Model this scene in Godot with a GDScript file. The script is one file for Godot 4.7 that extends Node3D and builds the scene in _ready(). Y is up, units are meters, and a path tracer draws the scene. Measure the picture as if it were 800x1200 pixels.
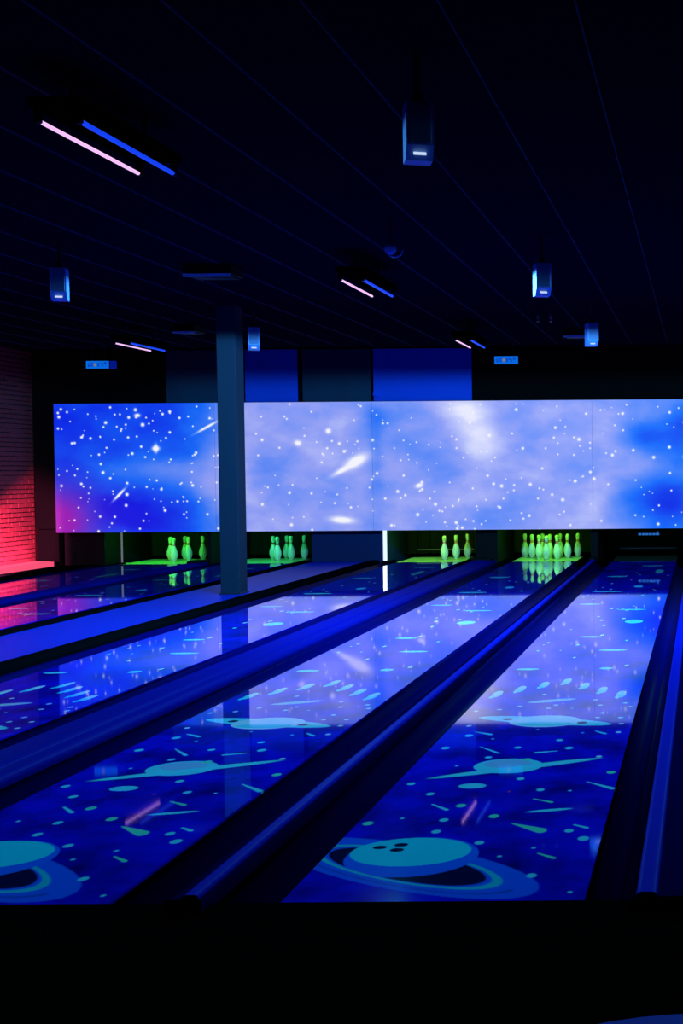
extends Node3D

# A dark cosmic bowling hall. x runs to the right, lanes run along -z, y is up, metres.
const FOUL := 4.78          # where the lanes begin, metres in front of the eye
const HEAD := 23.15         # the head pins
const LANE_W := 1.06
const GUT := 0.235
const SCREEN_Z := 22.6
const SCREEN_X := -10.56
const SCREEN_W := 12.9
const CEIL := 3.52

var mats := {}
var used := {}
var lane_tex: ImageTexture
var screen_tex: ImageTexture


# ------------------------------------------------------------------ small helpers
func srgb(r: float, g: float, b: float) -> Color:      # a linear colour as the sRGB that materials take
	return Color(r, g, b).linear_to_srgb()


func mat(called: String, col: Color, rough := 0.6, metal := 0.0, spec := 0.5) -> StandardMaterial3D:
	if mats.has(called):
		return mats[called]
	var m := StandardMaterial3D.new()
	m.resource_name = called
	m.albedo_color = col
	m.roughness = rough
	m.metallic = metal
	m.metallic_specular = spec
	mats[called] = m
	return m


func glow(called: String, col: Color, energy: float) -> StandardMaterial3D:
	var m := mat(called, Color(0.05, 0.05, 0.05), 0.4)
	m.emission_enabled = true
	m.emission = col
	m.emission_energy_multiplier = energy
	return m


func grain(m: StandardMaterial3D, bump: float, size: float, sd: int) -> StandardMaterial3D:
	var n := FastNoiseLite.new()
	n.seed = sd
	n.frequency = 0.05
	n.fractal_octaves = 4
	var t := NoiseTexture2D.new()
	t.width = 256
	t.height = 256
	t.seamless = true
	t.noise = n
	t.as_normal_map = true
	t.bump_strength = 4.0
	m.normal_enabled = true
	m.normal_texture = t
	m.normal_scale = bump
	m.uv1_triplanar = true
	m.uv1_world_triplanar = true
	m.uv1_scale = Vector3.ONE * size
	return m


func st_new() -> SurfaceTool:
	var st := SurfaceTool.new()
	st.begin(Mesh.PRIMITIVE_TRIANGLES)
	st.set_smooth_group(-1)
	return st


func tri(st: SurfaceTool, a: Vector3, b: Vector3, c: Vector3) -> void:     # counter-clockwise seen from outside
	st.add_vertex(a)
	st.add_vertex(c)
	st.add_vertex(b)


func quad(st: SurfaceTool, a: Vector3, b: Vector3, c: Vector3, d: Vector3) -> void:
	tri(st, a, b, c)
	tri(st, a, c, d)


func add_box(st: SurfaceTool, c: Vector3, s: Vector3, bas := Basis.IDENTITY, bev := 0.0) -> void:
	var h := s * 0.5
	bev = minf(bev, minf(h.x, minf(h.y, h.z)) * 0.8)
	# octagonal outline in xy, drawn at two depths with chamfered ends
	var ring := func(ix: float, z: float) -> Array:
		var o := []
		var hx := h.x - ix
		var hy := h.y - ix
		for p in [[hx, -hy + bev], [hx, hy - bev], [hx - bev, hy], [-hx + bev, hy], [-hx, hy - bev], [-hx, -hy + bev], [-hx + bev, -hy], [hx - bev, -hy]]:
			o.append(c + bas * Vector3(p[0], p[1], z))
		return o
	var rings := [ring.call(bev * 0.999, -h.z), ring.call(0.0, -h.z + bev), ring.call(0.0, h.z - bev), ring.call(bev * 0.999, h.z)]
	if bev <= 0.0:
		rings = [ring.call(0.0, -h.z), ring.call(0.0, h.z)]
	for k in rings.size() - 1:
		for i in 8:
			var j := (i + 1) % 8
			if rings[k][i].distance_to(rings[k][j]) > 1e-6 or rings[k + 1][i].distance_to(rings[k + 1][j]) > 1e-6:
				quad(st, rings[k][i], rings[k][j], rings[k + 1][j], rings[k + 1][i])
	var f: Array = rings[0]
	var l: Array = rings[rings.size() - 1]
	for i in range(1, 7):
		tri(st, f[0], f[i + 1], f[i])
		tri(st, l[0], l[i], l[i + 1])


func add_prism(st: SurfaceTool, poly: PackedVector2Array, z0: float, z1: float) -> void:    # an xy outline (counter-clockwise) swept from z0 to z1, z0 > z1
	var n := poly.size()
	for i in n:
		var a := poly[i]
		var b := poly[(i + 1) % n]
		quad(st, Vector3(a.x, a.y, z0), Vector3(a.x, a.y, z1), Vector3(b.x, b.y, z1), Vector3(b.x, b.y, z0))
	var t := Geometry2D.triangulate_polygon(poly)
	for i in range(0, t.size(), 3):
		var a := poly[t[i]]
		var b := poly[t[i + 1]]
		var c := poly[t[i + 2]]
		if (b - a).cross(c - a) < 0:
			var s := b
			b = c
			c = s
		tri(st, Vector3(a.x, a.y, z0), Vector3(b.x, b.y, z0), Vector3(c.x, c.y, z0))
		tri(st, Vector3(a.x, a.y, z1), Vector3(c.x, c.y, z1), Vector3(b.x, b.y, z1))


func add_lathe(st: SurfaceTool, prof: Array, at := Vector3.ZERO, n := 20, bas := Basis.IDENTITY) -> void:      # prof: [radius, y] from the bottom up
	for k in prof.size() - 1:
		for i in n:
			var a0 := TAU * i / n
			var a1 := TAU * (i + 1) / n
			var p := func(q, a): return at + bas * Vector3(cos(a) * q[0], q[1], -sin(a) * q[0])
			quad(st, p.call(prof[k], a0), p.call(prof[k], a1), p.call(prof[k + 1], a1), p.call(prof[k + 1], a0))


func add_rod(st: SurfaceTool, a: Vector3, b: Vector3, r: float, n := 10) -> void:
	var y := (b - a).normalized()
	var x := y.cross(Vector3.UP if absf(y.y) < 0.9 else Vector3.RIGHT).normalized()
	var bas := Basis(x, y, x.cross(y))
	var l := a.distance_to(b)
	add_lathe(st, [[0.0, 0.0], [r, 0.0], [r, l], [0.0, l]], a, n, bas)


func numbered(called: String) -> String:
	if not used.has(called):
		used[called] = 0
		return called
	used[called] += 1
	return "%s_%03d" % [called, used[called]]


func done(st: SurfaceTool, smooth := false) -> ArrayMesh:
	if smooth:
		st.index()
	st.generate_normals()
	return st.commit()


func put(called: String, mesh: Mesh, m: Material, parent: Node = null) -> MeshInstance3D:
	var o := MeshInstance3D.new()
	o.name = numbered(called) if parent == null else called
	o.mesh = mesh
	o.material_override = m
	if parent == null:
		add_child(o, true)
	else:
		parent.add_child(o, true)
	return o


func thing(called: String, label: String, category: String, group := "", at := Vector3.ZERO) -> Node3D:
	var o := Node3D.new()
	o.name = numbered(called)
	add_child(o, true)
	o.position = at
	tag(o, label, category, group)
	return o


func tag(o: Node, label: String, category: String, group := "") -> void:
	o.set_meta("label", label)
	o.set_meta("category", category)
	if group:
		o.set_meta("group", group)


func struct(o: Node, label: String, category: String) -> Node:
	o.set_meta("kind", "structure")
	tag(o, label, category)
	return o


func boxed(called: String, c: Vector3, s: Vector3, m: Material, parent: Node = null, bev := 0.0) -> MeshInstance3D:
	var st := st_new()
	add_box(st, c, s, Basis.IDENTITY, bev)
	return put(called, done(st), m, parent)


func area(parent: Node, at: Vector3, size: Vector2, towards: Vector3, col: Color, e: float) -> void:
	var l := AreaLight3D.new()
	l.name = "lamp_light"
	l.area_size = size
	l.light_color = col
	l.light_energy = e
	l.area_range = 40.0
	l.area_attenuation = 2.0
	l.shadow_enabled = true
	parent.add_child(l, true)
	var up := Vector3.UP if absf(towards.y) < 0.9 else Vector3(0, 0, -1)
	l.transform = Transform3D(Basis.looking_at(towards, up), at)


func spot(parent: Node, at: Vector3, towards: Vector3, angle: float, col: Color, e: float, size := 0.02, blend := 0.04) -> void:
	var l := SpotLight3D.new()
	l.name = "lamp_light"
	l.light_color = col
	l.light_energy = e
	l.light_size = size
	l.spot_range = 40.0
	l.spot_attenuation = 2.0
	l.spot_angle = angle
	l.spot_angle_attenuation = blend
	l.shadow_enabled = true
	parent.add_child(l, true)
	l.transform = Transform3D(Basis.looking_at(towards, Vector3.UP if absf(towards.y) < 0.9 else Vector3(0, 0, -1)), at)


# ------------------------------------------------------------------ printed lane and the picture on the screen
var LW := 512
var LH := 2048
var LLEN := 18.0
var px: PackedFloat32Array


func dab(x: int, y: int, c: Vector3, a: float) -> void:
	if x < 0 or y < 0 or x >= LW or y >= LH or a <= 0.0:
		return
	a = minf(a, 1.0)
	var i := (y * LW + x) * 3
	px[i] += (c.x - px[i]) * a
	px[i + 1] += (c.y - px[i + 1]) * a
	px[i + 2] += (c.z - px[i + 2]) * a


func ell(u: float, v: float, rx: float, rv: float, ang: float, c: Vector3, inner := 0.0, half := 0) -> void:
	# an ellipse or ring printed on the lane: centre, half axes in metres, turn; half: only its lower side
	v += 0.07
	var big := maxf(rx, rv) + 0.02
	var su := LW / LANE_W
	var sv := LH / LLEN
	var ca := cos(ang)
	var sa := sin(ang)
	for y in range(int((v - big) * sv), int((v + big) * sv) + 2):
		for x in range(int((u - big) * su), int((u + big) * su) + 2):
			var du := (x + 0.5) / su - u
			var dv := (y + 0.5) / sv - v
			var p := du * ca + dv * sa
			var q := -du * sa + dv * ca
			if half < 0 and q > 0.0:
				continue
			var d := sqrt(p * p / (rx * rx) + q * q / (rv * rv))
			var soft := 0.006 / minf(rx, rv)
			var a := clampf((1.0 - d) / soft + 0.5, 0.0, 1.0)
			if inner > 0.0:
				a = minf(a, clampf((d - inner) / soft + 0.5, 0.0, 1.0))
			dab(x, y, c, a)


func streak(u0: float, v0: float, u1: float, v1: float, w0: float, w1: float, c: Vector3) -> void:
	var n := 40
	for k in n + 1:
		var t := float(k) / n
		var r := lerpf(w0, w1, t)
		ell(lerpf(u0, u1, t), lerpf(v0, v1, t), r, r * 1.6, 0.0, c)


func paint_lane() -> void:
	px.resize(LW * LH * 3)
	var n := FastNoiseLite.new()
	n.seed = 4
	n.frequency = 0.008
	n.fractal_octaves = 3
	for y in LH:
		for x in LW:
			# deep blue nebula print, cloudy all along the lane
			var k := clampf(0.92 + 0.75 * n.get_noise_2d(x * 0.6, y * 1.8) + 0.2 * n.get_noise_2d(x * 2.0 + 700.0, y * 6.0), 0.3, 1.3)
			var i := (y * LW + x) * 3
			px[i] = 0.004 * k
			px[i + 1] = 0.006 * k
			px[i + 2] = 0.62 * k
	var teal := Vector3(0.01, 0.90, 0.95)
	var ringc := Vector3(0.005, 0.15, 0.97)
	var cyan := Vector3(0.14, 0.92, 0.95)
	var mint := Vector3(0.14, 0.95, 0.55)
	var white := Vector3(0.85, 0.95, 0.97)
	var ink := Vector3(0.004, 0.008, 0.06)
	# the ringed planet with three finger holes near the foul line
	var ra := atan2(-0.57, 0.822)
	ell(0.34, 0.37, 0.42, 0.16, ra, ink)
	ell(0.34, 0.37, 0.64, 0.245, ra, ringc, 0.62)
	ell(0.34, 0.37, 0.475, 0.175, ra, teal * 0.75, 0.90)
	ell(0.34, 0.497, 0.257, 0.278, 0.0, ringc * 1.15)
	ell(0.322, 0.565, 0.236, 0.205, 0.0, teal)
	ell(0.34, 0.37, 0.64, 0.245, ra, ringc, 0.62, -1)
	ell(0.34, 0.37, 0.56, 0.212, ra, ringc * 0.6, 0.96, -1)
	ell(0.34, 0.37, 0.475, 0.175, ra, teal * 0.8, 0.90, -1)
	for p in [[0.185, 0.63], [0.262, 0.665], [0.261, 0.590]]:
		ell(p[0], p[1], 0.028, 0.026, 0.0, ink)
	# three more ringed planets up the lane
	ell(0.542, 2.09, 0.46, 0.050, atan2(0.433, 0.772), mint * 0.8, 0.45)
	ell(0.487, 2.14, 0.175, 0.175, 0.0, cyan)
	ell(0.478, 2.19, 0.12, 0.10, 0.0, Vector3(0.35, 0.65, 0.9))
	ell(0.542, 2.09, 0.43, 0.036, atan2(0.433, 0.772), cyan * 1.05)
	ell(0.526, 3.40, 0.43, 0.11, atan2(-0.272, 0.811), cyan, 0.45)
	ell(0.535, 3.385, 0.215, 0.195, 0.0, white)
	ell(0.535, 3.30, 0.17, 0.07, 0.0, cyan)
	ell(0.30, 3.46, 0.03, 0.035, 0.0, ink)
	ell(0.76, 3.33, 0.03, 0.035, 0.0, ink)
	ell(0.494, 4.12, 0.165, 0.05, 0.45, white * 0.8)
	# the aiming marks
	for p in [[0.097, 4.398], [0.228, 4.608], [0.368, 4.79], [0.512, 4.939], [0.657, 4.738], [0.795, 4.545], [0.931, 4.36]]:
		ell(p[0], p[1], 0.031, 0.13, 0.0, cyan)
		ell(p[0] + 0.004, p[1] + 0.06, 0.026, 0.08, 0.0, white)
		ell(p[0] - 0.02, p[1] - 0.12, 0.016, 0.05, 0.0, teal)
	# stars
	for s in [[0.08, 2.605, 1], [0.353, 2.351, 0], [0.473, 2.602, 0], [0.753, 2.58, 1], [0.932, 2.352, 2], [1.02, 1.971, 3], [0.564, 2.29, 3], [0.074, 1.751, 0], [0.208, 1.537, 0], [0.39, 1.311, 3], [0.361, 1.055, 0], [0.364, 0.865, 0], [0.046, 1.007, 3], [0.567, 1.114, 3], [0.572, 0.688, 0], [0.712, 1.606, 0], [0.587, 1.843, 0], [0.852, 1.584, 4], [0.988, 0.741, 1], [0.917, 0.863, 0], [0.801, 0.607, 4], [0.839, 0.23, 0], [1.001, 0.024, 4], [0.683, 0.488, 4], [0.174, 1.089, 4], [0.223, 2.147, 4], [0.979, 4.011, 2], [1.018, 3.873, 2], [0.824, 3.937, 2], [0.776, 4.144, 2], [0.856, 3.65, 2], [0.839, 3.496, 2], [0.979, 3.49, 2], [0.994, 3.285, 2], [0.993, 3.02, 2], [0.79, 3.009, 4], [0.521, 3.117, 4], [0.504, 3.833, 2], [0.539, 3.95, 2], [0.653, 3.826, 4], [0.311, 3.92, 2], [0.416, 4.375, 2], [0.10, 3.25, 2], [0.15, 2.95, 1], [0.06, 3.75, 2], [0.20, 3.80, 2], [0.30, 2.85, 4], [0.68, 2.80, 0]]:
		var r: float = [0.019, 0.023, 0.016, 0.022, 0.009][s[2]]
		ell(s[0], s[1], r, r * 1.5, 0.0, [cyan, cyan, white, mint, cyan][s[2]])
	ell(0.57, 1.576, 0.008, 0.016, 0.0, Vector3(0.8, 0.05, 0.25))
	# comets and far planets
	for s in [[0.265, 2.633, 0.388, 2.459, 0.003, 0.009, 0], [0.587, 2.462, 0.697, 2.503, 0.010, 0.004, 0], [0.917, 1.768, 1.05, 1.621, 0.003, 0.013, 0], [0.256, 1.338, 0.341, 1.234, 0.004, 0.008, 0], [0.701, 1.429, 0.791, 1.362, 0.003, 0.008, 1], [0.664, 0.988, 0.80, 0.87, 0.003, 0.024, 1], [0.93, 0.96, 0.988, 0.909, 0.004, 0.008, 0], [0.828, 0.526, 0.898, 0.459, 0.003, 0.008, 1], [0.17, 3.06, 0.27, 2.98, 0.004, 0.012, 0], [0.86, 3.06, 0.92, 2.98, 0.004, 0.010, 0]]:
		streak(s[0], s[1], s[2], s[3], s[4], s[5], [cyan, mint][s[6]])
	ell(0.797, 1.213, 0.10, 0.022, atan2(0.06, 0.188), cyan)
	ell(0.377, 1.696, 0.066, 0.055, 0.0, cyan)
	# the same sky goes on, sparser, to the pins
	for s in [[0.72, 9.97, 0.16, 0.06], [0.80, 8.80, 0.09, 0.16], [0.47, 7.56, 0.10, 0.05], [0.73, 6.63, 0.12, 0.05], [0.156, 5.556, 0.085, 0.05], [0.748, 5.575, 0.05, 0.06], [0.85, 15.52, 0.06, 0.4], [0.71, 16.71, 0.17, 0.10], [0.28, 14.6, 0.14, 0.12], [0.30, 12.2, 0.18, 0.08], [0.66, 12.9, 0.06, 0.14], [0.22, 10.6, 0.12, 0.07]]:
		ell(s[0], s[1], s[2], s[3], 0.0, cyan)
	var rng := RandomNumberGenerator.new()
	rng.seed = 77
	for k in 46:
		var r := rng.randf_range(0.008, 0.020)
		ell(rng.randf_range(0.05, 1.01), rng.randf_range(5.2, 17.6), r, r * 3.0, 0.0, [cyan, white, white][k % 3])
	var img := PackedByteArray()
	img.resize(LW * LH * 3)
	for i in LW * LH * 3:
		var c := clampf(px[i], 0.0, 1.0)
		img[i] = int(255.0 * (c * 12.92 if c < 0.0031308 else 1.055 * pow(c, 1.0 / 2.4) - 0.055) + 0.5)
	lane_tex = ImageTexture.create_from_image(Image.create_from_data(LW, LH, false, Image.FORMAT_RGB8, img))


func paint_screen() -> void:
	# the star field shown on the screen, 72 units to the metre, sRGB
	var w := 1858
	var h := 304
	var k := 2.0
	var n := FastNoiseLite.new()
	n.seed = 11
	n.frequency = 0.013
	n.fractal_octaves = 4
	n.domain_warp_enabled = true
	n.domain_warp_amplitude = 25.0
	n.domain_warp_frequency = 0.012
	var blobs := [[100, 78, 60, 17, 0.28], [150, 88, 55, 28, 0.17], [195, 60, 40, 40, 0.06], [186, 105, 30, 25, 0.08], [75, 120, 32, 18, -0.22], [112, 135, 45, 16, -0.22], [10, 30, 40, 40, -0.06], [90, 15, 70, 18, -0.02],
		[377, 60, 9, 70, -0.13], [378, 15, 22, 14, -0.18], [330, 50, 35, 40, 0.08], [250, 70, 40, 30, -0.07], [478, 12, 24, 20, 0.22], [502, 38, 24, 26, 0.22], [496, 80, 22, 40, 0.10], [405, 45, 45, 18, -0.10], [445, 75, 30, 30, -0.06], [520, 130, 40, 18, -0.08], [628, 130, 26, 30, 0.16],
		[695, 45, 26, 16, -0.34], [712, 122, 46, 26, -0.42], [742, 32, 24, 34, -0.36], [665, 20, 45, 14, 0.04], [700, 80, 40, 10, 0.05], [735, 120, 30, 40, -0.15], [800, 60, 40, 60, 0.2], [860, 90, 40, 40, -0.1]]
	var deep := Vector3(0.02, 0.10, 0.90)
	var mid := Vector3(0.08, 0.40, 0.98)
	var lav := Vector3(0.58, 0.63, 0.97)
	var wht := Vector3(0.93, 0.93, 1.0)
	var buf := PackedFloat32Array()
	buf.resize(w * h * 3)
	for y in h:
		for x in w:
			var sx := x / k
			var sy := y / k
			var t := lerpf(0.20, 0.69, smoothstep(130.0, 228.0, sx)) + 0.13 * n.get_noise_2d(sx, sy * 1.6)
			t -= 0.12 * smoothstep(640.0, 720.0, sx)
			for b in blobs:
				var dx: float = (sx - b[0]) / b[2]
				var dy: float = (sy - b[1]) / b[3]
				var d := dx * dx + dy * dy
				if d < 6.0:
					t += b[4] * exp(-d)
			t = clampf(t, 0.0, 1.0)
			var c: Vector3
			if t < 0.36:
				c = deep.lerp(mid, t / 0.36)
			elif t < 0.72:
				c = mid.lerp(lav, (t - 0.36) / 0.36)
			else:
				c = lav.lerp(wht, (t - 0.72) / 0.28)
			var pd := (sx - 2.0) * (sx - 2.0) / 1700.0 + (sy - 140.0) * (sy - 140.0) / 1700.0
			c = c.lerp(Vector3(0.60, 0.13, 0.72), clampf(1.15 * exp(-pd), 0.0, 1.0))
			var i := (y * w + x) * 3
			buf[i] = c.x
			buf[i + 1] = c.y
			buf[i + 2] = c.z
	var rng := RandomNumberGenerator.new()
	rng.seed = 5
	var dots := [[119, 53, 4.5, 2.8, 0.0], [119, 53, 2.4, 5.0, 0.0], [98, 14, 3.4, 2.2, 0.0], [104, 25, 2.2, 2.2, 0.0], [84, 107, 2.0, 2.0, 0.0], [354, 70, 15.0, 6.5, -0.5], [342, 78, 17.0, 3.0, -0.5], [337, 139, 14.0, 4.0, 0.08], [286, 48, 4.0, 3.0, 0.4], [322, 34, 3.0, 3.0, 0.0], [428, 99, 4.5, 2.6, -0.3], [180, 28, 14.0, 1.4, -0.5], [75, 107, 10.0, 1.6, -0.8]]
	for q in 420:
		var r := rng.randf_range(0.55, 1.15) if q % 4 else rng.randf_range(1.2, 1.9)
		dots.append([rng.randf_range(0.0, 929.0), rng.randf_range(1.0, 151.0), r, r, 0.0])
	for q in 80:
		var r := rng.randf_range(0.6, 1.2) if q % 3 else rng.randf_range(1.2, 1.8)
		dots.append([rng.randf_range(1.0, 205.0), rng.randf_range(2.0, 150.0), r, r, 0.0])
	for d in dots:
		var big: float = maxf(d[2], d[3]) * 1.6 + 1.0
		var ca := cos(d[4])
		var sa := sin(d[4])
		for y in range(maxi(0, int((d[1] - big) * k)), mini(h, int((d[1] + big) * k) + 1)):
			for x in range(maxi(0, int((d[0] - big) * k)), mini(w, int((d[0] + big) * k) + 1)):
				var dx: float = x / k - d[0]
				var dy: float = y / k - d[1]
				var p: float = (dx * ca + dy * sa) / d[2]
				var q: float = (-dx * sa + dy * ca) / d[3]
				var a := clampf(1.5 * exp(-(p * p + q * q) * 1.2), 0.0, 1.0)
				var i := (y * w + x) * 3
				for e in 3:
					buf[i + e] += ([0.97, 0.97, 1.0][e] - buf[i + e]) * a
	var img := PackedByteArray()
	img.resize(w * h * 3)
	for i in w * h * 3:
		img[i] = int(clampf(buf[i], 0.0, 1.0) * 255.0 + 0.5)
	screen_tex = ImageTexture.create_from_image(Image.create_from_data(w, h, false, Image.FORMAT_RGB8, img))


# ------------------------------------------------------------------ the place
func _ready() -> void:
	# camera: the frame is the left part of a wider shot, so the lens axis lies near the frame's right edge
	var cam := Camera3D.new()
	cam.name = "camera"
	cam.projection = Camera3D.PROJECTION_FRUSTUM
	cam.near = 0.05
	cam.far = 100.0
	cam.size = 0.05 * 1200.0 / 1620.0
	cam.frustum_offset = Vector2(-422.0 / 1620.0 * 0.05, 0.0)
	var pitch := atan(50.0 / 1620.0)
	var right := Vector3.RIGHT
	var up := Vector3(0, cos(pitch), -sin(pitch))
	var fwd := Vector3(0, -sin(pitch), -cos(pitch))
	var roll := 0.0075
	cam.transform = Transform3D(Basis(right * cos(roll) - up * sin(roll), right * sin(roll) + up * cos(roll), -fwd), Vector3(0, 1.5, 0))
	add_child(cam)
	cam.current = true

	var env := Environment.new()
	env.background_mode = Environment.BG_COLOR
	env.background_color = Color(0, 0, 0)
	env.tonemap_mode = Environment.TONE_MAPPER_LINEAR
	env.tonemap_exposure = 1.0
	env.sdfgi_enabled = true
	env.ssao_enabled = true
	env.ssil_enabled = true
	var we := WorldEnvironment.new()
	we.name = "surroundings"
	we.environment = env
	add_child(we)

	paint_lane()
	paint_screen()
	materials()
	shell()
	screen()
	lanes()
	dividers()
	pits()
	pins()
	pillar()
	tube_lamps()
	ceiling_things()
	red_corner()
	table()


func materials() -> void:  # the hall's blue light is dyed into pillar, sheet and cap colours
	mat("black paint", srgb(0.004, 0.005, 0.005), 0.9, 0.0, 0.1)
	mat("ceiling board", srgb(0.003, 0.0055, 0.013), 0.95, 0.0, 0.0)
	mat("rail metal", srgb(0.25, 0.25, 0.28), 0.4, 0.7)
	mat("rail enamel", srgb(0.020, 0.042, 0.09), 0.8, 0.0, 0.1)
	mat("approach", srgb(0.0012, 0.0015, 0.0013), 0.9, 0.0, 0.0)
	mat("lamp housing", srgb(0.0008, 0.0008, 0.001), 0.9, 0.0, 0.0)
	mat("dark steel", srgb(0.03, 0.03, 0.035), 0.45, 0.3)
	mat("black plastic", srgb(0.004, 0.004, 0.005), 0.6, 0.0, 0.2)
	grain(mat("gutter plastic", srgb(0.0003, 0.0016, 0.085), 0.45, 0.0, 0.03), 0.05, 2.0, 8)
	grain(mat("cap blue", srgb(0.0004, 0.005, 0.23), 0.5, 0.0, 0.03), 0.05, 2.0, 9)  # blue sheen of the screen put into the base colour
	mat("cap navy", srgb(0.0003, 0.0015, 0.045), 0.7, 0.0, 0.0)
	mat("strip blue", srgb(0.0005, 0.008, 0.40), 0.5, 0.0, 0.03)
	mat("cap dark", srgb(0.002, 0.003, 0.004), 0.95, 0.0, 0.0)
	grain(mat("platform blue", srgb(0.001, 0.025, 0.48), 0.40, 0.0, 0.16), 0.03, 2.0, 10)  # blue of the reflected screen put into an even base colour
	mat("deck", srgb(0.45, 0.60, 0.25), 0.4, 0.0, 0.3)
	mat("deck unlit", srgb(0.03, 0.05, 0.03), 0.6, 0.0, 0.2)  # same deck, its colour darkened for the shade of the unlit pit
	mat("pin white", srgb(0.80, 0.80, 0.62), 0.25)
	mat("pin red", srgb(0.75, 0.04, 0.02), 0.3)
	mat("curtain", srgb(0.012, 0.015, 0.012), 0.9)
	mat("partition", srgb(0.006, 0.010, 0.010), 0.7, 0.0, 0.2)
	mat("pit board navy", srgb(0.008, 0.03, 0.12), 0.6, 0.0, 0.2)
	mat("panel navy", srgb(0.005, 0.09, 0.80), 0.55, 0.0, 0.2)
	mat("panel slate", srgb(0.012, 0.055, 0.10), 0.6, 0.0, 0.2)
	mat("pillar tint", srgb(0.012, 0.032, 0.055), 0.6, 0.0, 0.2)
	mat("speaker box", srgb(0.10, 0.28, 0.72), 0.5)
	mat("speaker grille", srgb(0.12, 0.20, 0.36), 0.7, 0.0, 0.2)
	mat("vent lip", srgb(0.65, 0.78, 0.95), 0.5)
	mat("brick", srgb(0.20, 0.045, 0.05), 0.85, 0.0, 0.1)
	mat("mortar", srgb(0.08, 0.02, 0.022), 0.9, 0.0, 0.1)
	mat("ledge paint", srgb(0.55, 0.11, 0.13), 0.7, 0.0, 0.2)
	var m := mat("lane print", Color.WHITE, 0.03, 0.0, 0.65)
	m.albedo_texture = lane_tex
	m.texture_repeat = false
	var s := mat("screen face", Color(0.02, 0.02, 0.03), 0.5)
	s.emission_enabled = true
	s.emission = Color.WHITE
	s.emission_operator = BaseMaterial3D.EMISSION_OP_MULTIPLY
	s.emission_texture = screen_tex
	s.emission_energy_multiplier = 0.95
	s.texture_repeat = false


func shell() -> void:
	var bp: Material = mats["black paint"]
	var x0 := -10.95
	var x1 := 2.6
	var w := x1 - x0
	var cx := (x0 + x1) / 2.0
	struct(boxed("floor", Vector3(cx, -0.1, 4.0 - (4.0 + FOUL) / 2.0), Vector3(w, 0.2, 4.0 + FOUL), mats["approach"]), "black approach floor in front of the lanes", "floor")
	struct(boxed("floor_subfloor", Vector3(cx, -0.28, -(FOUL + 25.2) / 2.0), Vector3(w, 0.12, 25.2 - FOUL), bp), "dark sunken floor underneath the bowling lanes", "floor")
	struct(boxed("wall_right", Vector3(x1 + 0.1, 1.6, -10.6), Vector3(0.2, 4.1, 29.6), bp), "dark wall along the far side of the hall", "wall")
	struct(boxed("wall_rear", Vector3(cx, 1.6, 4.1), Vector3(w + 0.4, 4.1, 0.2), bp), "dark wall behind the approach", "wall")
	struct(boxed("wall_pit", Vector3(cx, 1.6, -25.3), Vector3(w + 0.4, 4.1, 0.2), bp), "dark wall at the back of the pin pits", "wall")
	# the wall the screen hangs on; the pins stand in the opening below it
	struct(boxed("wall_back", Vector3(cx, (0.60 + CEIL) / 2.0, -(SCREEN_Z + 0.2)), Vector3(w, CEIL - 0.60, 0.14), bp), "black wall above and behind the long star screen", "wall")
	struct(boxed("trim_1", Vector3(-10.76, 0.28, -(SCREEN_Z + 0.2)), Vector3(0.36, 0.62, 0.14), bp), "black masking board between brick wall and pin pits", "trim")
	# sheets fixed to the wall above the screen
	for q in [[-8.75, -7.52, "panel slate"], [-7.46, -6.60, "panel navy"], [-6.52, -5.40, "panel slate"], [-5.36, -3.75, "panel navy"]]:
		var st := st_new()
		add_box(st, Vector3((q[0] + q[1]) / 2.0, 3.085, -(SCREEN_Z + 0.105)), Vector3(q[1] - q[0], 0.86, 0.03), Basis.IDENTITY, 0.006)
		var o := put("wall_sheet", done(st), mats[q[2]])
		tag(o, {-8.75: "dark slate sheet above the screen, just left of the pillar", -7.46: "bright blue sheet above the screen, just right of the pillar", -6.52: "dark slate sheet above the screen between two blue sheets", -5.36: "widest blue sheet above the screen, below a tube lamp"}[q[0]], "panel", "sheets above the screen")
	var fold := st_new()
	add_box(fold, Vector3(-5.28, 2.78, -(SCREEN_Z + 0.06)), Vector3(0.16, 0.10, 0.006), Basis(Vector3.UP, 0.5) * Basis(Vector3.FORWARD, 0.25))
	var fo := put("sheet_corner", done(fold), mats["panel navy"])
	tag(fo, "curled blue sheet corner sticking out above the screen seam", "panel")
	# ceiling: long boards with rails between them
	var c := Node3D.new()
	c.name = numbered("ceiling")
	add_child(c)
	struct(c, "black ceiling of long boards with thin metal rails", "ceiling")
	boxed("ceiling_slab", Vector3(cx, CEIL + 0.13, -10.6), Vector3(w + 0.4, 0.14, 29.6), bp, c)
	var k := -5
	while true:
		var rx := -0.53 - 0.588 * k
		k += 1
		if rx < x0 + 0.05:
			break
		if rx - 0.588 > x0 - 0.6 and rx < x1 + 0.6:
			var a := maxf(rx - 0.588 + 0.015, x0 + 0.005)
			var b := minf(rx - 0.015, x1 - 0.005)
			if b > a + 0.02:
				boxed("ceiling_board", Vector3((a + b) / 2.0, CEIL + 0.03, -9.3), Vector3(b - a, 0.05, 26.6), mats["ceiling board"], c)
			if rx < x1 - 0.02:
				boxed("ceiling_rail", Vector3(rx, CEIL + 0.012, -9.3), Vector3(0.012, 0.026, 26.6), mats["rail enamel"], c, 0.003)


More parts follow.
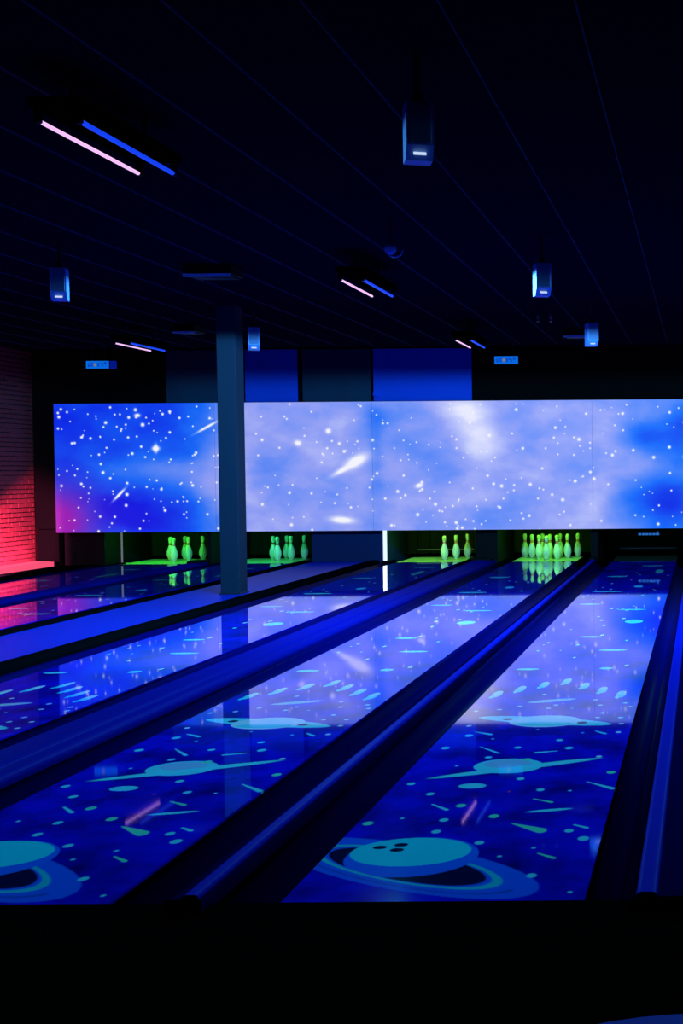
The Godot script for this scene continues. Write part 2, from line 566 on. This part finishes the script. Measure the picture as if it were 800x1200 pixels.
func screen() -> void:
	var t := thing("masking_screen", "long glowing blue star-field masking screen above the bowling pins", "screen", "", Vector3(SCREEN_X, 0.54, -SCREEN_Z))  # masking unit over the pins, its brightness given as emission
	var edges := [0.0, 2.62, 5.19, 8.78, 12.36, SCREEN_W]
	var hgt := 2.105
	for k in edges.size() - 1:
		var a: float = edges[k] + 0.0012
		var b: float = edges[k + 1] - 0.0012
		var st := st_new()
		var uv := [Vector2(a / SCREEN_W, 1), Vector2(b / SCREEN_W, 1), Vector2(b / SCREEN_W, 0), Vector2(a / SCREEN_W, 0)]
		var v := [Vector3(a, 0, 0), Vector3(b, 0, 0), Vector3(b, hgt, 0), Vector3(a, hgt, 0)]
		for i in [0, 2, 1, 0, 3, 2]:
			st.set_uv(uv[i])
			st.add_vertex(v[i])
		var p := boxed("screen_panel", Vector3((a + b) / 2.0, hgt / 2.0, -0.055), Vector3(b - a, hgt, 0.10), mats["black plastic"], t)
		var f := put("screen_face", done(st), mats["screen face"], p)
		f.position.z = 0.0
	area(t, Vector3(SCREEN_W / 2.0, hgt / 2.0, 0.03), Vector2(SCREEN_W, hgt), Vector3(0, 0, 1), srgb(0.16, 0.24, 0.95), 0.25)


const LANES := [-9.11, -7.35, -4.52, -2.61, -0.95, 0.96]


func lanes() -> void:
	var what := ["lane beside the red-lit brick wall", "lane just left of the pillar platform", "lane just right of the pillar platform", "lane leading to the full rack of ten pins", "wide nearest lane leading to the empty pit", "lane beyond the ball-return divider, outside the frame"]
	var seams := [0.0, 6.17, 12.27, 18.0]
	var meshes := []
	for k in 3:
		var st := st_new()
		var a: float = seams[k] + 0.0015
		var b: float = seams[k + 1] - 0.0015
		var hw := LANE_W / 2.0
		var top := [Vector3(-hw, 0, -a), Vector3(hw, 0, -a), Vector3(hw, 0, -b), Vector3(-hw, 0, -b)]
		var low := []
		for p in top:
			low.append(p - Vector3(0, 0.06, 0))
		var faces := [[top[0], top[1], top[2], top[3]], [low[1], low[0], low[3], low[2]], [low[0], low[1], top[1], top[0]], [low[2], low[3], top[3], top[2]], [low[1], low[2], top[2], top[1]], [low[3], low[0], top[0], top[3]]]
		for f in faces:
			for i in [0, 2, 1, 0, 3, 2]:
				st.set_uv(Vector2((f[i].x + hw) / LANE_W, -f[i].z / LLEN))
				st.add_vertex(f[i])
		meshes.append(done(st))
	var gut := []
	for q in [[-1, GUT], [1, GUT], [1, GUT - 0.06]]:
		var s: int = q[0]
		var gw: float = q[1]
		var poly := PackedVector2Array()
		# concave channel; s = 1 lies to the right of the lane
		var n := 12
		for i in n + 1:
			var t := float(i) / n
			var x := LANE_W / 2.0 + 0.004 + t * (gw - 0.008)
			var y := -0.008 - 0.082 * pow(sin(PI * t), 0.62)
			poly.append(Vector2(s * x, y))
		poly.append(Vector2(s * (LANE_W / 2.0 + gw - 0.004), -0.14))
		poly.append(Vector2(s * (LANE_W / 2.0 + 0.004), -0.14))
		if s == 1:
			poly.reverse()
		var st := st_new()
		st.set_smooth_group(1)
		add_prism(st, poly, -0.0, -19.0)
		gut.append(done(st))
	var deck := st_new()
	add_box(deck, Vector3(0, -0.03, -18.71), Vector3(LANE_W, 0.06, 1.40))
	var dm := done(deck)
	for k in LANES.size():
		var t := thing("bowling_lane", "blue " + what[k] + ", printed with planets and stars", "bowling lane", "printed bowling lanes", Vector3(LANES[k], 0, -FOUL))
		for m in meshes:
			put("lane_panel", m, mats["lane print"], t)
		put("gutter", gut[0], mats["gutter plastic"], t)
		put("gutter", gut[2 if k == 4 else 1], mats["gutter plastic"], t)
		put("pin_deck", dm, mats["deck unlit" if k == 4 else "deck"], t)


func cap_poly(a: float, b: float, hgt: float) -> PackedVector2Array:
	var p := PackedVector2Array()
	var r := minf(hgt * 1.1, (b - a) * 0.28)
	p.append(Vector2(a, -0.14))
	p.append(Vector2(b, -0.14))
	for i in 6:
		var t := PI / 2.0 * i / 5.0
		p.append(Vector2(b - r + r * cos(t), hgt - r * 0.8 + r * 0.8 * sin(t)))
	for i in 6:
		var t := PI / 2.0 * (5 - i) / 5.0
		p.append(Vector2(a + r - r * cos(t), hgt - r * 0.8 + r * 0.8 * sin(t)))
	return p


func dividers() -> void:
	var hw := LANE_W / 2.0 + GUT
	var spans := [[LANES[0] + hw, LANES[1] - hw, 0.045, "blue divider between the two lanes by the brick wall"], [LANES[2] + hw, LANES[3] - hw, 0.045, "wide blue divider between pillar-side lane and full-rack lane"], [LANES[3] + hw, LANES[4] - hw, 0.045, "narrow blue divider between full-rack lane and empty-pit lane"], [LANES[4] + hw - 0.06, LANES[5] - hw, 0.045, "blue divider along the right edge of the nearest lane"]]
	for q in spans:
		var a: float = q[0]
		var b: float = q[1]
		var t := thing("lane_divider", q[3], "divider", "dividers between lanes", Vector3((a + b) / 2.0, 0, -FOUL))
		var st := st_new()
		var w := (b - a) / 2.0 - 0.002
		add_prism(st, cap_poly(-w, w, q[2]), 0.10, -17.9)
		var plain: bool = q[3].begins_with("wide") or a < -6.0
		put("cap", done(st), mats["cap blue" if plain else "cap navy"], t)
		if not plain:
			# bright band along the darker cap, put in as a raised, lighter blue strip
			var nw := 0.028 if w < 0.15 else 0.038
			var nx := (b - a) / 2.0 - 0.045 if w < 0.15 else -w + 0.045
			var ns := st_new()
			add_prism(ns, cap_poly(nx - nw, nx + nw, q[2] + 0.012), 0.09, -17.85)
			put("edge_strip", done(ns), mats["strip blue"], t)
		elif w > 0.15:
			# raised spine of the ball track with a joint on each side
			var sp := st_new()
			add_prism(sp, cap_poly(-w * 0.55, w * 0.55, q[2] + 0.014), 0.05, -17.85)
			put("track_cover", done(sp), mats["cap blue"], t)
		boxed("end_plate", Vector3(0, -0.02, 0.112), Vector3(2.0 * w, 0.13, 0.02), mats["cap dark"], t, 0.004)
		boxed("end_block", Vector3(0, 0.045, -17.7), Vector3(2.0 * w * 0.8, 0.06, 0.40), mats["partition"], t, 0.01)
	# the wide strip that carries the pillar
	var a: float = LANES[1] + hw
	var b: float = LANES[2] - hw
	var t := thing("pillar_platform", "broad glossy blue strip carrying the pillar between two lanes", "platform", "", Vector3(0, 0, -FOUL))
	var kerb := 0.20
	var pl := st_new()
	add_box(pl, Vector3((a + b) / 2.0, -0.055, -8.95), Vector3(b - a - 2 * kerb - 0.004, 0.17, 17.9), Basis.IDENTITY, 0.004)
	put("deck_board", done(pl), mats["platform blue"], t)
	for s in [[a + 0.002, a + kerb], [b - kerb, b - 0.002]]:
		var st := st_new()
		add_prism(st, cap_poly(s[0], s[1], 0.05), 0.10, -17.9)
		put("kerb", done(st), mats["cap dark"], t)
	# dark walkway between the outer lane and the brick wall
	var wl := boxed("wall_walkway", Vector3((-10.57 + LANES[0] - hw) / 2.0, -0.07, -13.8), Vector3(LANES[0] - hw + 10.57 - 0.006, 0.14, 17.9), mats["cap dark"], null, 0.01)
	struct(wl, "dark walkway strip along the brick wall", "floor")


func pits() -> void:
	var hw := LANE_W / 2.0 + GUT
	var cols := [srgb(0.05, 1.0, 0.07), srgb(0.03, 1.0, 0.32), srgb(0.28, 1.0, 0.06), srgb(0.18, 1.0, 0.04), srgb(0.12, 1.0, 0.15), srgb(0.2, 1.0, 0.1)]
	var en := [1.7, 1.2, 1.7, 1.7, 0.05, 0.3]
	var who := ["pit beside the brick wall", "pit just right of the pillar", "pit with three standing pins", "pit with the full rack", "empty pit", "pit outside the frame"]
	# upright side walls between the pits
	var walls := [[-10.55, LANES[0] - hw, "dark pit side board next to the brick wall"], [LANES[0] + hw + 0.16, LANES[1] - hw, "pit side board behind the pillar"], [LANES[1] + hw + 0.13, LANES[2] - hw, "broad dark blue board between two pin pits"], [LANES[2] + hw, LANES[3] - hw, "green-tinted board between three pins and full rack"], [LANES[3] + hw, LANES[4] - hw, "narrow dark board between full rack and empty pit"], [LANES[4] + hw, LANES[5] - hw, "pit side board right of the empty pit"], [LANES[5] + hw, 2.55, "pit side board outside the frame"]]
	for q in walls:
		var o := boxed("pit_board", Vector3((q[0] + q[1]) / 2.0, 0.43, -23.95), Vector3(q[1] - q[0] - 0.01, 1.05, 2.2), mats["pit board navy" if q[1] - q[0] > 1.0 else "partition"], null, 0.006)
		tag(o, q[2], "partition", "boards between the pin pits")
	struct(boxed("ceiling_pit", Vector3(-4.17, 1.05, -24.05), Vector3(13.4, 0.06, 2.3), mats["curtain"]), "dark cover over the pin pits", "ceiling")
	for k in LANES.size():
		var x: float = LANES[k]
		# folded back curtain
		var st := st_new()
		var n := 28
		for i in n:
			var xa := -hw + 0.01 + (2.0 * hw - 0.02) * i / n
			var xb := -hw + 0.01 + (2.0 * hw - 0.02) * (i + 1) / n
			var za := 0.025 * sin(i * 1.7)
			var zb := 0.025 * sin((i + 1) * 1.7)
			quad(st, Vector3(xa, 0, za), Vector3(xb, 0, zb), Vector3(xb, 0.92, zb), Vector3(xa, 0.92, za))
			quad(st, Vector3(xb, 0, zb - 0.008), Vector3(xa, 0, za - 0.008), Vector3(xa, 0.92, za - 0.008), Vector3(xb, 0.92, zb - 0.008))
		var cu := put("pit_curtain", done(st), mats["curtain"])
		cu.position = Vector3(x, 0.03, -24.75)
		tag(cu, "black ball curtain at the back of the " + who[k], "curtain", "pit curtains")
		# lamp bar hidden behind the lower edge of the screen
		var t := thing("pit_lamp", "green lamp bar inside the " + who[k], "lamp", "pit lamps", Vector3(x, 0.86, -22.98))
		boxed("housing", Vector3(0, 0.09, 0), Vector3(1.1, 0.14, 0.10), mats["black plastic"], t, 0.006)
		var gm: Material = glow("pit lamp glow %d" % k, cols[k], 1.2 if k != 4 else 0.3)
		boxed("lamp_tube", Vector3(0, 0.0, 0), Vector3(1.04, 0.03, 0.05), gm, t, 0.006)
		area(t, Vector3(0, -0.02, 0), Vector2(1.04, 0.05), Vector3(0, -1.0, -0.55).normalized(), cols[k], en[k])
		# sweep bar behind the pins
		if k in [2, 4]:
			var b := thing("sweep_bar", "thin pale sweep bar across the " + who[k], "bar", "sweep bars", Vector3(x, 0.12, -24.35))
			boxed("bar", Vector3.ZERO, Vector3(1.0, 0.022, 0.03), mats["rail metal"], b, 0.004)
			for s in [-1, 1]:
				boxed("arm", Vector3(s * 0.49, 0.0, 0.0) + Vector3(0, 0.449, -0.02), Vector3(0.02, 0.90, 0.02), mats["black plastic"], b)
	# upright white light beside the three pins, and a dimmer one by the brick wall
	for q in [[-5.245, 1.15, 0.032, "tall white tube lamp at the edge of the three-pin pit", 0.03], [-9.60, 0.16, 0.014, "dim thin tube lamp in the pit beside the brick wall", 0.0]]:
		var p := thing("upright_lamp", q[3], "lamp", "upright pit lamps", Vector3(q[0], 0.0, -22.86))
		var rod := st_new()
		add_rod(rod, Vector3(0, 0.03, 0), Vector3(0, 0.60, 0), q[2], 12)
		put("lamp_tube", done(rod), glow("white tube %d" % int(q[1] * 100), srgb(0.72, 0.86, 1.0), q[1]), p)
		boxed("foot", Vector3(0, 0.012, 0), Vector3(0.09, 0.026, 0.09), mats["black plastic"], p, 0.004)
		if q[4] > 0.0:
			area(p, Vector3(0, 0.3, 0.04), Vector2(0.05, 0.5), Vector3(0, 0, 1), srgb(0.7, 0.85, 1.0), q[4])
	# a small lit machine plate in the empty pit
	var pl := thing("machine_plate", "small blue lit nameplate on the machine in the empty pit", "sign", "", Vector3(-0.90, 0.40, -23.6))
	boxed("plate", Vector3.ZERO, Vector3(0.50, 0.10, 0.02), mats["black plastic"], pl, 0.004)
	for s in [-0.2, 0.2]:
		boxed("hanger", Vector3(s, 0.325, -0.02), Vector3(0.02, 0.60, 0.02), mats["black plastic"], pl)
	var gl := st_new()
	for q in [[-0.16, 0.05], [-0.10, 0.045], [-0.04, 0.05], [0.02, 0.05], [0.08, 0.045], [0.14, 0.06]]:
		add_box(gl, Vector3(q[0], 0.0, 0.012), Vector3(q[1], 0.034, 0.004))
	add_box(gl, Vector3(0.14, 0.035, 0.012), Vector3(0.03, 0.022, 0.004))
	put("lit_marks", done(gl), glow("plate light", srgb(0.03, 0.20, 0.75), 0.7), pl)


func pins() -> void:
	var prof := []
	for q in [[0.0, 0.0], [0.0257, 0.0], [0.0285, 0.010], [0.0358, 0.0191], [0.0497, 0.0572], [0.0583, 0.0857], [0.0605, 0.1143], [0.0579, 0.1492], [0.0470, 0.1842], [0.0354, 0.2191], [0.0262, 0.2413], [0.0230, 0.2540], [0.0236, 0.2762], [0.0266, 0.2985], [0.0303, 0.3210], [0.0323, 0.3429], [0.0300, 0.3620], [0.0225, 0.3750], [0.010, 0.3805], [0.0, 0.3810]]:
		prof.append([q[0] * 1.08, q[1] * 1.08])
	var st := SurfaceTool.new()
	st.begin(Mesh.PRIMITIVE_TRIANGLES)
	st.set_smooth_group(0)
	add_lathe(st, prof, Vector3.ZERO, 20)
	var body := done(st)
	var bands := []
	for y in [0.249, 0.268]:
		var b := st_new()
		var r := 0.0240 * 1.08 + 0.0012
		add_lathe(b, [[r - 0.004, y * 1.08], [r, y * 1.08], [r, (y + 0.011) * 1.08], [r - 0.004, (y + 0.011) * 1.08]], Vector3.ZERO, 20)
		bands.append(done(b))
	# numbers of the triangle: rows of one to four
	var spots := {}
	var k := 1
	for row in 4:
		for i in row + 1:
			spots[k] = Vector3((i - row / 2.0) * 0.3048, 0, -row * 0.264)
			k += 1
	var racks := [
		[0, {3: "front pin of the green cluster left of the pillar", 5: "pin half hidden behind the front pin left of the pillar", 6: "middle pin of the green cluster left of the pillar", 9: "rear pin half hidden behind the middle one left of the pillar", 10: "single mint pin closest to the pillar's left edge"}, "pins left of the pillar"],
		[1, {3: "front pin of the mint cluster right of the pillar", 5: "leftmost pin of the mint cluster right of the pillar", 6: "front pin of the right-hand mint pair beside the blue board", 9: "rear middle pin of the mint cluster right of the pillar", 10: "rearmost mint pin touching the broad blue board's edge"}, "pins right of the pillar"],
		[2, {3: "largest and leftmost of three pale standing pins", 6: "middle of three pale standing pins", 10: "greenest and rightmost of three standing pins"}, "three standing pins"],
		[3, {1: "head pin at the front of the full ten-pin rack", 2: "left pin in the second row of the full rack", 3: "right pin in the second row of the full rack", 4: "left pin in the third row of the full rack", 5: "middle pin in the third row of the full rack", 6: "right pin in the third row of the full rack", 7: "leftmost pin in the back row of the full rack", 8: "second pin from left in the full rack's back row", 9: "third pin from left in the full rack's back row", 10: "rightmost pin in the back row of the full rack"}, "pins of the full rack"]]
	for r in racks:
		for s in r[1]:
			var p := thing("bowling_pin", r[1][s], "bowling pin", r[2], Vector3(LANES[r[0]], 0.0, -HEAD) + spots[s])
			put("pin_body", body, mats["pin white"], p)
			put("neck_band", bands[0], mats["pin red"], p)
			put("neck_band", bands[1], mats["pin red"], p)


func pillar() -> void:
	var t := thing("pillar", "square blue-grey pillar rising from the lane platform to the ceiling", "pillar", "", Vector3(-5.715, 0.03, -16.85))
	boxed("shaft", Vector3(0, (CEIL - 0.03) / 2.0, 0), Vector3(0.23, CEIL - 0.035, 0.30), mats["pillar tint"], t, 0.008)
	boxed("base_plate", Vector3(0, 0.008, 0), Vector3(0.26, 0.016, 0.33), mats["dark steel"], t, 0.003)


func tube_lamps() -> void:
	# twin black-light battens in rows along the ceiling: a pinkish tube on the left, a blue one on the right
	var spots := [[-3.17, 7.52, 2.2, "twin tube lamp on the ceiling, nearest and largest of its row"], [-3.17, 13.25, 26.0, "twin tube lamp on the ceiling beside the small round spotlight"], [-3.17, 19.1, 0.006, "small twin tube lamp close above the wide blue sheet"], [-7.75, 19.2, 0.012, "short-looking twin tube lamp between pillar and left sign"], [1.46, 7.52, 2.2, "twin tube lamp outside the frame, nearest of its row"], [1.46, 13.25, 26.0, "twin tube lamp outside the frame, second of its row"], [-7.75, 13.25, 5.0, "twin tube lamp outside the frame above the outer lanes"]]
	var pink := glow("pink tube", srgb(0.95, 0.55, 1.0), 1.0)
	var blue := glow("blue tube", srgb(0.006, 0.05, 0.85), 1.0)
	var rod := st_new()
	add_rod(rod, Vector3(0, 0, 0.60), Vector3(0, 0, -0.60), 0.013, 12)
	var rm := done(rod)
	var cap := st_new()
	add_rod(cap, Vector3(0, 0, 0.0175), Vector3(0, 0, -0.0175), 0.018, 12)
	var cm := done(cap)
	for q in spots:
		var t := thing("tube_lamp", q[3], "lamp", "twin tube lamps under the ceiling", Vector3(q[0], 3.25, -q[1]))
		boxed("housing", Vector3(0, 0.09, 0), Vector3(0.28, 0.05, 1.30), mats["lamp housing"], t, 0.008)
		for s in [-0.45, 0.45]:
			var h := st_new()
			add_rod(h, Vector3(0, 0.09, s), Vector3(0, CEIL - 3.25, s), 0.012, 8)
			put("hanger", done(h), mats["dark steel"], t)
		for s in [-1, 1]:
			var tb := put("lamp_tube", rm, pink if s < 0 else blue, t)
			tb.position = Vector3(s * 0.10, 0, 0)
			tb.scale = Vector3(0.8, 0.8, 1.0) if s < 0 else Vector3.ONE
			for z in [-0.6175, 0.6175]:
				put("end_cap", cm, mats["black plastic"], tb).position = Vector3(0, 0, z)
				boxed("socket", Vector3(s * 0.10, 0.035, z), Vector3(0.03, 0.07, 0.025), mats["lamp housing"], t)
		if q[2] < 1.0:
			area(t, Vector3(0.10, -0.02, 0), Vector2(0.026, 1.2), Vector3.DOWN, srgb(0.01, 0.06, 1.0), q[2] * 0.5)
			area(t, Vector3(-0.10, -0.02, 0), Vector2(0.026, 1.2), Vector3.DOWN, srgb(0.6, 0.1, 1.0), q[2])
			continue
		for z in [-0.4, 0.0, 0.4]:
			spot(t, Vector3(0.10, -0.03, z), Vector3.DOWN, 108.0, srgb(0.08, 0.55, 1.0), q[2] / 3.0)
			spot(t, Vector3(-0.10, -0.03, z), Vector3.DOWN, 108.0, srgb(0.35, 0.10, 1.0), q[2] * 0.05)


func ceiling_things() -> void:
	# loudspeakers on brackets, two rows
	var sp := [[-1.36, 6.75, "hanging speaker above the lanes, nearest and largest"], [-1.36, 11.95, "hanging speaker to the right, middle of the longer row"], [-1.32, 16.8, "smallest hanging speaker, at the far end of the longer row"], [-5.53, 12.0, "hanging speaker high at the left, alone in the dark"], [-5.47, 17.0, "hanging speaker beside the top of the pillar"]]
	for q in sp:
		var t := thing("ceiling_speaker", q[2], "speaker", "speakers under the ceiling", Vector3(q[0], 3.0, -q[1]))
		t.rotation.y = 0.30
		var tilt := Basis(Vector3.RIGHT, 0.22)
		var st := st_new()
		# a box with a slanting lower front
		var poly := PackedVector2Array([Vector2(0.10, 0.06), Vector2(0.10, 0.27), Vector2(-0.08, 0.27), Vector2(-0.08, 0.0), Vector2(0.03, 0.0)])
		var side := st_new()
		add_prism(side, poly, 0.065, -0.065)
		var cab := put("cabinet", done(side), mats["speaker box"], t)
		cab.rotation.y = -PI / 2.0
		add_box(st, Vector3(0.0, 0.165, 0.103), Vector3(0.105, 0.19, 0.006), Basis.IDENTITY, 0.002)
		put("grille", done(st), mats["speaker grille"], t)
		var bd := st_new()
		add_box(bd, Vector3(0.0, 0.025, 0.072), Vector3(0.06, 0.006, 0.022), Basis(Vector3.RIGHT, 0.7))
		put("badge_glow", done(bd), glow("white badge glow", srgb(0.62, 0.75, 1.0), 0.9), t)  # pale badge strip made to glow so that it shows white
		var br := st_new()
		add_box(br, Vector3(0, 0.30, -0.02), Vector3(0.05, 0.06, 0.05))
		add_rod(br, Vector3(0, 0.31, -0.02), Vector3(0, CEIL - 3.0, -0.02), 0.014, 8)
		put("bracket", done(br), mats["dark steel"], t)
	# small round spotlight in a yoke
	var d := thing("spotlight", "small round spotlight in a yoke between two ceiling rails", "spotlight", "", Vector3(-2.47, 3.28, -11.1))
	var b := SurfaceTool.new()
	b.begin(Mesh.PRIMITIVE_TRIANGLES)
	b.set_smooth_group(0)
	var prof := []
	for i in 11:
		var a := -PI / 2.0 + PI * i / 10.0
		prof.append([0.048 * cos(a), 0.048 * sin(a)])
	add_lathe(b, prof, Vector3.ZERO, 18)
	put("lamp_head", done(b), mats["speaker box"], d)
	var y := st_new()
	for i in 10:
		var a0 := PI * i / 10.0
		var a1 := PI * (i + 1) / 10.0
		add_rod(y, Vector3(0.035 + 0.062 * cos(a0), -0.012 - 0.055 * sin(a0), 0.0), Vector3(0.035 + 0.062 * cos(a1), -0.012 - 0.055 * sin(a1), 0.0), 0.007, 6)
	put("yoke", done(y), mats["speaker box"], d)
	var hg := st_new()
	add_rod(hg, Vector3(0, 0.04, 0), Vector3(0, CEIL - 3.28, 0), 0.009, 8)
	put("hanger", done(hg), mats["dark steel"], d)
	# shallow air vents; the lit edge of each front lip is put in as pale colour
	for q in [[-4.76, 13.4, 0.46, "wide air vent in the ceiling just in front of the pillar"], [-7.0, 18.8, 0.30, "small air vent in the ceiling left of the pillar"], [-1.77, 19.8, 0.38, "air vent in the ceiling beside the smallest speaker"]]:
		var t := thing("air_vent", q[3], "vent", "air vents in the ceiling", Vector3(q[0], 3.41, -q[1]))
		boxed("front_lip", Vector3(0, 0, 0), Vector3(q[2], 0.030, 0.012), mats["vent lip"], t, 0.002)
		boxed("frame", Vector3(0, 0.06, -0.20), Vector3(q[2], 0.09, 0.38), mats["black plastic"], t, 0.004)
		for i in 4:
			boxed("slat", Vector3(0, 0.005, -0.07 - i * 0.085), Vector3(q[2] - 0.05, 0.012, 0.03), mats["dark steel"], t)
	# sprinkler heads
	for q in [[-1.95, 18.1, "sprinkler head above the gap beside the small lamp"], [-2.12, 18.1, "sprinkler head nearer to the small tube lamp"], [-6.1, 8.3, "single sprinkler head right of the largest tube lamp"]]:
		var t := thing("sprinkler", q[2], "sprinkler", "sprinkler heads", Vector3(q[0], CEIL - 0.06, -q[1]))
		var s := st_new()
		add_lathe(s, [[0.0, -0.02], [0.022, -0.02], [0.022, -0.014], [0.006, -0.012], [0.006, 0.02], [0.016, 0.025], [0.016, 0.065], [0.0, 0.065]], Vector3.ZERO, 12)
		put("head", done(s), mats["rail metal"], t)
	# two lit signs near the back wall, too far to read
	var w := 64
	var im := Image.create(w, 20, false, Image.FORMAT_RGB8)
	im.fill(Color(0.04, 0.46, 0.98))
	for q in [[6, 6, 3, 10], [12, 5, 7, 3], [12, 11, 7, 3], [33, 5, 3, 10], [38, 6, 7, 3], [44, 8, 3, 7], [50, 3, 7, 6]]:
		im.fill_rect(Rect2i(q[0], q[1], q[2], q[3]), Color(0.03, 0.26, 0.78))
	im.fill_rect(Rect2i(22, 6, 6, 8), Color(0.62, 0.50, 0.50))
	var sm := mat("sign face", Color(0.02, 0.02, 0.02), 0.5)
	sm.emission_enabled = true
	sm.emission = Color.WHITE
	sm.emission_operator = BaseMaterial3D.EMISSION_OP_MULTIPLY
	sm.emission_texture = ImageTexture.create_from_image(im)
	sm.emission_energy_multiplier = 0.75
	for q in [[-9.48, 3.215, 0.36, "small lit blue sign high above the screen's left end"], [-3.055, 3.24, 0.37, "small lit blue sign beside the far tube lamp"]]:
		var t := thing("lit_sign", q[3], "sign", "small lit signs above the screen", Vector3(q[0], q[1], -21.8))
		boxed("sign_box", Vector3(0, 0, -0.04), Vector3(q[2] + 0.02, 0.135, 0.06), mats["black plastic"], t, 0.004)
		var st := st_new()
		var hx: float = q[2] / 2.0
		var v := [Vector3(-hx, -0.06, 0), Vector3(hx, -0.06, 0), Vector3(hx, 0.06, 0), Vector3(-hx, 0.06, 0)]
		var uv := [Vector2(0, 1), Vector2(1, 1), Vector2(1, 0), Vector2(0, 0)]
		for i in [0, 2, 1, 0, 3, 2]:
			st.set_uv(uv[i])
			st.add_vertex(v[i])
		put("sign_face", done(st), sm, t)
		if q[0] < -5.0:
			boxed("end_lamp", Vector3(hx + 0.055, 0, -0.03), Vector3(0.09, 0.12, 0.05), glow("sign end", srgb(0.0, 0.01, 0.30), 0.8), t, 0.004)
		for s in [-0.1, 0.1]:
			var h := st_new()
			add_rod(h, Vector3(s, 0.065, -0.04), Vector3(s, CEIL - q[1], -0.04), 0.006, 6)
			put("hanger", done(h), mats["dark steel"], t)
		area(t, Vector3(0, 0, 0.02), Vector2(q[2], 0.12), Vector3(0, 0, 1), srgb(0.01, 0.2, 0.95), 0.001)


func red_corner() -> void:
	# the brick side wall: real courses where it shows, plain behind
	var w := Node3D.new()
	w.name = numbered("wall_left")
	add_child(w)
	struct(w, "brick side wall washed with red light near the floor", "wall")
	boxed("wall_core", Vector3(-11.07, 1.6, -10.6), Vector3(0.20, 4.1, 29.6), mats["mortar"], w)
	var st := st_new()
	var rng := RandomNumberGenerator.new()
	rng.seed = 31
	for row in 46:
		var y := 0.075 * row + 0.1
		var z := 17.0 + (0.12 if row % 2 else 0.0)
		while z < 22.70:
			var e := minf(z + 0.222, 22.70)
			if e - z > 0.03:
				add_box(st, Vector3(-10.965 + rng.randf_range(-0.002, 0.003), y, -(z + e) / 2.0), Vector3(0.024, 0.062, e - z), Basis.IDENTITY, 0.003)
			z += 0.235
	var br := put("brickwork", done(st), mats["brick"], w)
	br.set_meta("kind", "stuff")
	# low ledge with a red light strip along its inner edge
	var lg := boxed("wall_ledge", Vector3(-10.755, -0.02, -13.75), Vector3(0.36, 0.16, 17.7), mats["ledge paint"], null, 0.008)
	struct(lg, "low ledge at the foot of the brick wall, glowing red", "trim")
	var t := thing("led_strip", "glowing red light strip on the ledge by the brick wall", "lamp", "", Vector3(-10.755, 0.06, -19.9))
	boxed("strip_base", Vector3(0, 0.006, 0), Vector3(0.33, 0.012, 5.2), mats["ledge paint"], t, 0.002)
	for k in 2:
		boxed("lamp_strip", Vector3(0, 0.017, -1.3 + 2.6 * k), Vector3(0.30, 0.010, 2.58), glow("red strip", srgb(1.0, 0.09, 0.19), 0.95), t, 0.002)
	for k in 2:
		boxed("front_glow", Vector3(0.190, -0.028, -1.3 + 2.6 * k), Vector3(0.018, 0.085, 2.58), glow("red strip", srgb(1.0, 0.09, 0.19), 0.95), t, 0.004)  # red light on the ledge front, put in as a glowing face
	area(t, Vector3(0.10, 0.05, 0), Vector2(5.2, 0.03), Vector3(-1.0, 0.4, 0).normalized(), srgb(1.0, 0.12, 0.36), 5.0)


	# small red floodlight standing on the walkway just outside the frame
	var fl := thing("floodlight", "red floodlight on the walkway, aimed along the brick wall", "lamp", "", Vector3(-10.25, 0.0, -19.75))
	boxed("foot", Vector3(0, 0.01, 0), Vector3(0.16, 0.02, 0.16), mats["black plastic"], fl, 0.004)
	boxed("post", Vector3(0, 0.11, 0), Vector3(0.03, 0.19, 0.03), mats["black plastic"], fl)
	var aim := (Vector3(-10.95, 0.12, -21.75) - Vector3(-10.25, 0.26, -19.75)).normalized()
	var hb := st_new()
	add_box(hb, Vector3(0, 0.26, 0), Vector3(0.15, 0.12, 0.08), Basis.looking_at(aim), 0.008)
	put("lamp_body", done(hb), mats["black plastic"], fl)
	var hl := st_new()
	add_box(hl, Vector3(0, 0.26, 0) + aim * 0.042, Vector3(0.12, 0.09, 0.006), Basis.looking_at(aim), 0.002)
	# unseen flap added to keep the beam off the screen and the pins
	var fp := Vector3(0.085, 0.26, -0.02)
	var fq := Vector3(-0.045, 0.26, -0.36)
	var fb := st_new()
	add_box(fb, (fp + fq) / 2.0, Vector3(0.004, 0.30, fp.distance_to(fq)), Basis.looking_at((fq - fp).normalized()))
	put("added_flap", done(fb), mats["lamp housing"], fl)
	put("lamp_lens", done(hl), glow("red strip", srgb(1.0, 0.09, 0.19), 0.95), fl)
	spot(fl, Vector3(0, 0.26, 0) + aim * 0.06, aim, 31.0, srgb(1.0, 0.09, 0.26), 55.0, 0.015, 0.6)


func table() -> void:
	var t := thing("round_table", "round blue table top at the lower right corner", "table", "", Vector3(0.0, 0.0, -1.55))
	var s := st_new()
	add_lathe(s, [[0.0, 0.715], [0.335, 0.715], [0.347, 0.722], [0.35, 0.732], [0.347, 0.744], [0.335, 0.75], [0.0, 0.75]], Vector3.ZERO, 48)
	put("table_top", done(s), mat("table laminate", srgb(0.002, 0.025, 0.75), 0.5, 0.0, 0.08), t)
	var p := st_new()
	add_lathe(p, [[0.0, 0.03], [0.03, 0.03], [0.03, 0.715], [0.0, 0.715]], Vector3.ZERO, 16)
	put("post", done(p), mats["dark steel"], t)
	var f := st_new()
	add_lathe(f, [[0.0, 0.0], [0.22, 0.0], [0.22, 0.012], [0.05, 0.035], [0.0, 0.035]], Vector3.ZERO, 24)
	put("foot", done(f), mats["dark steel"], t)
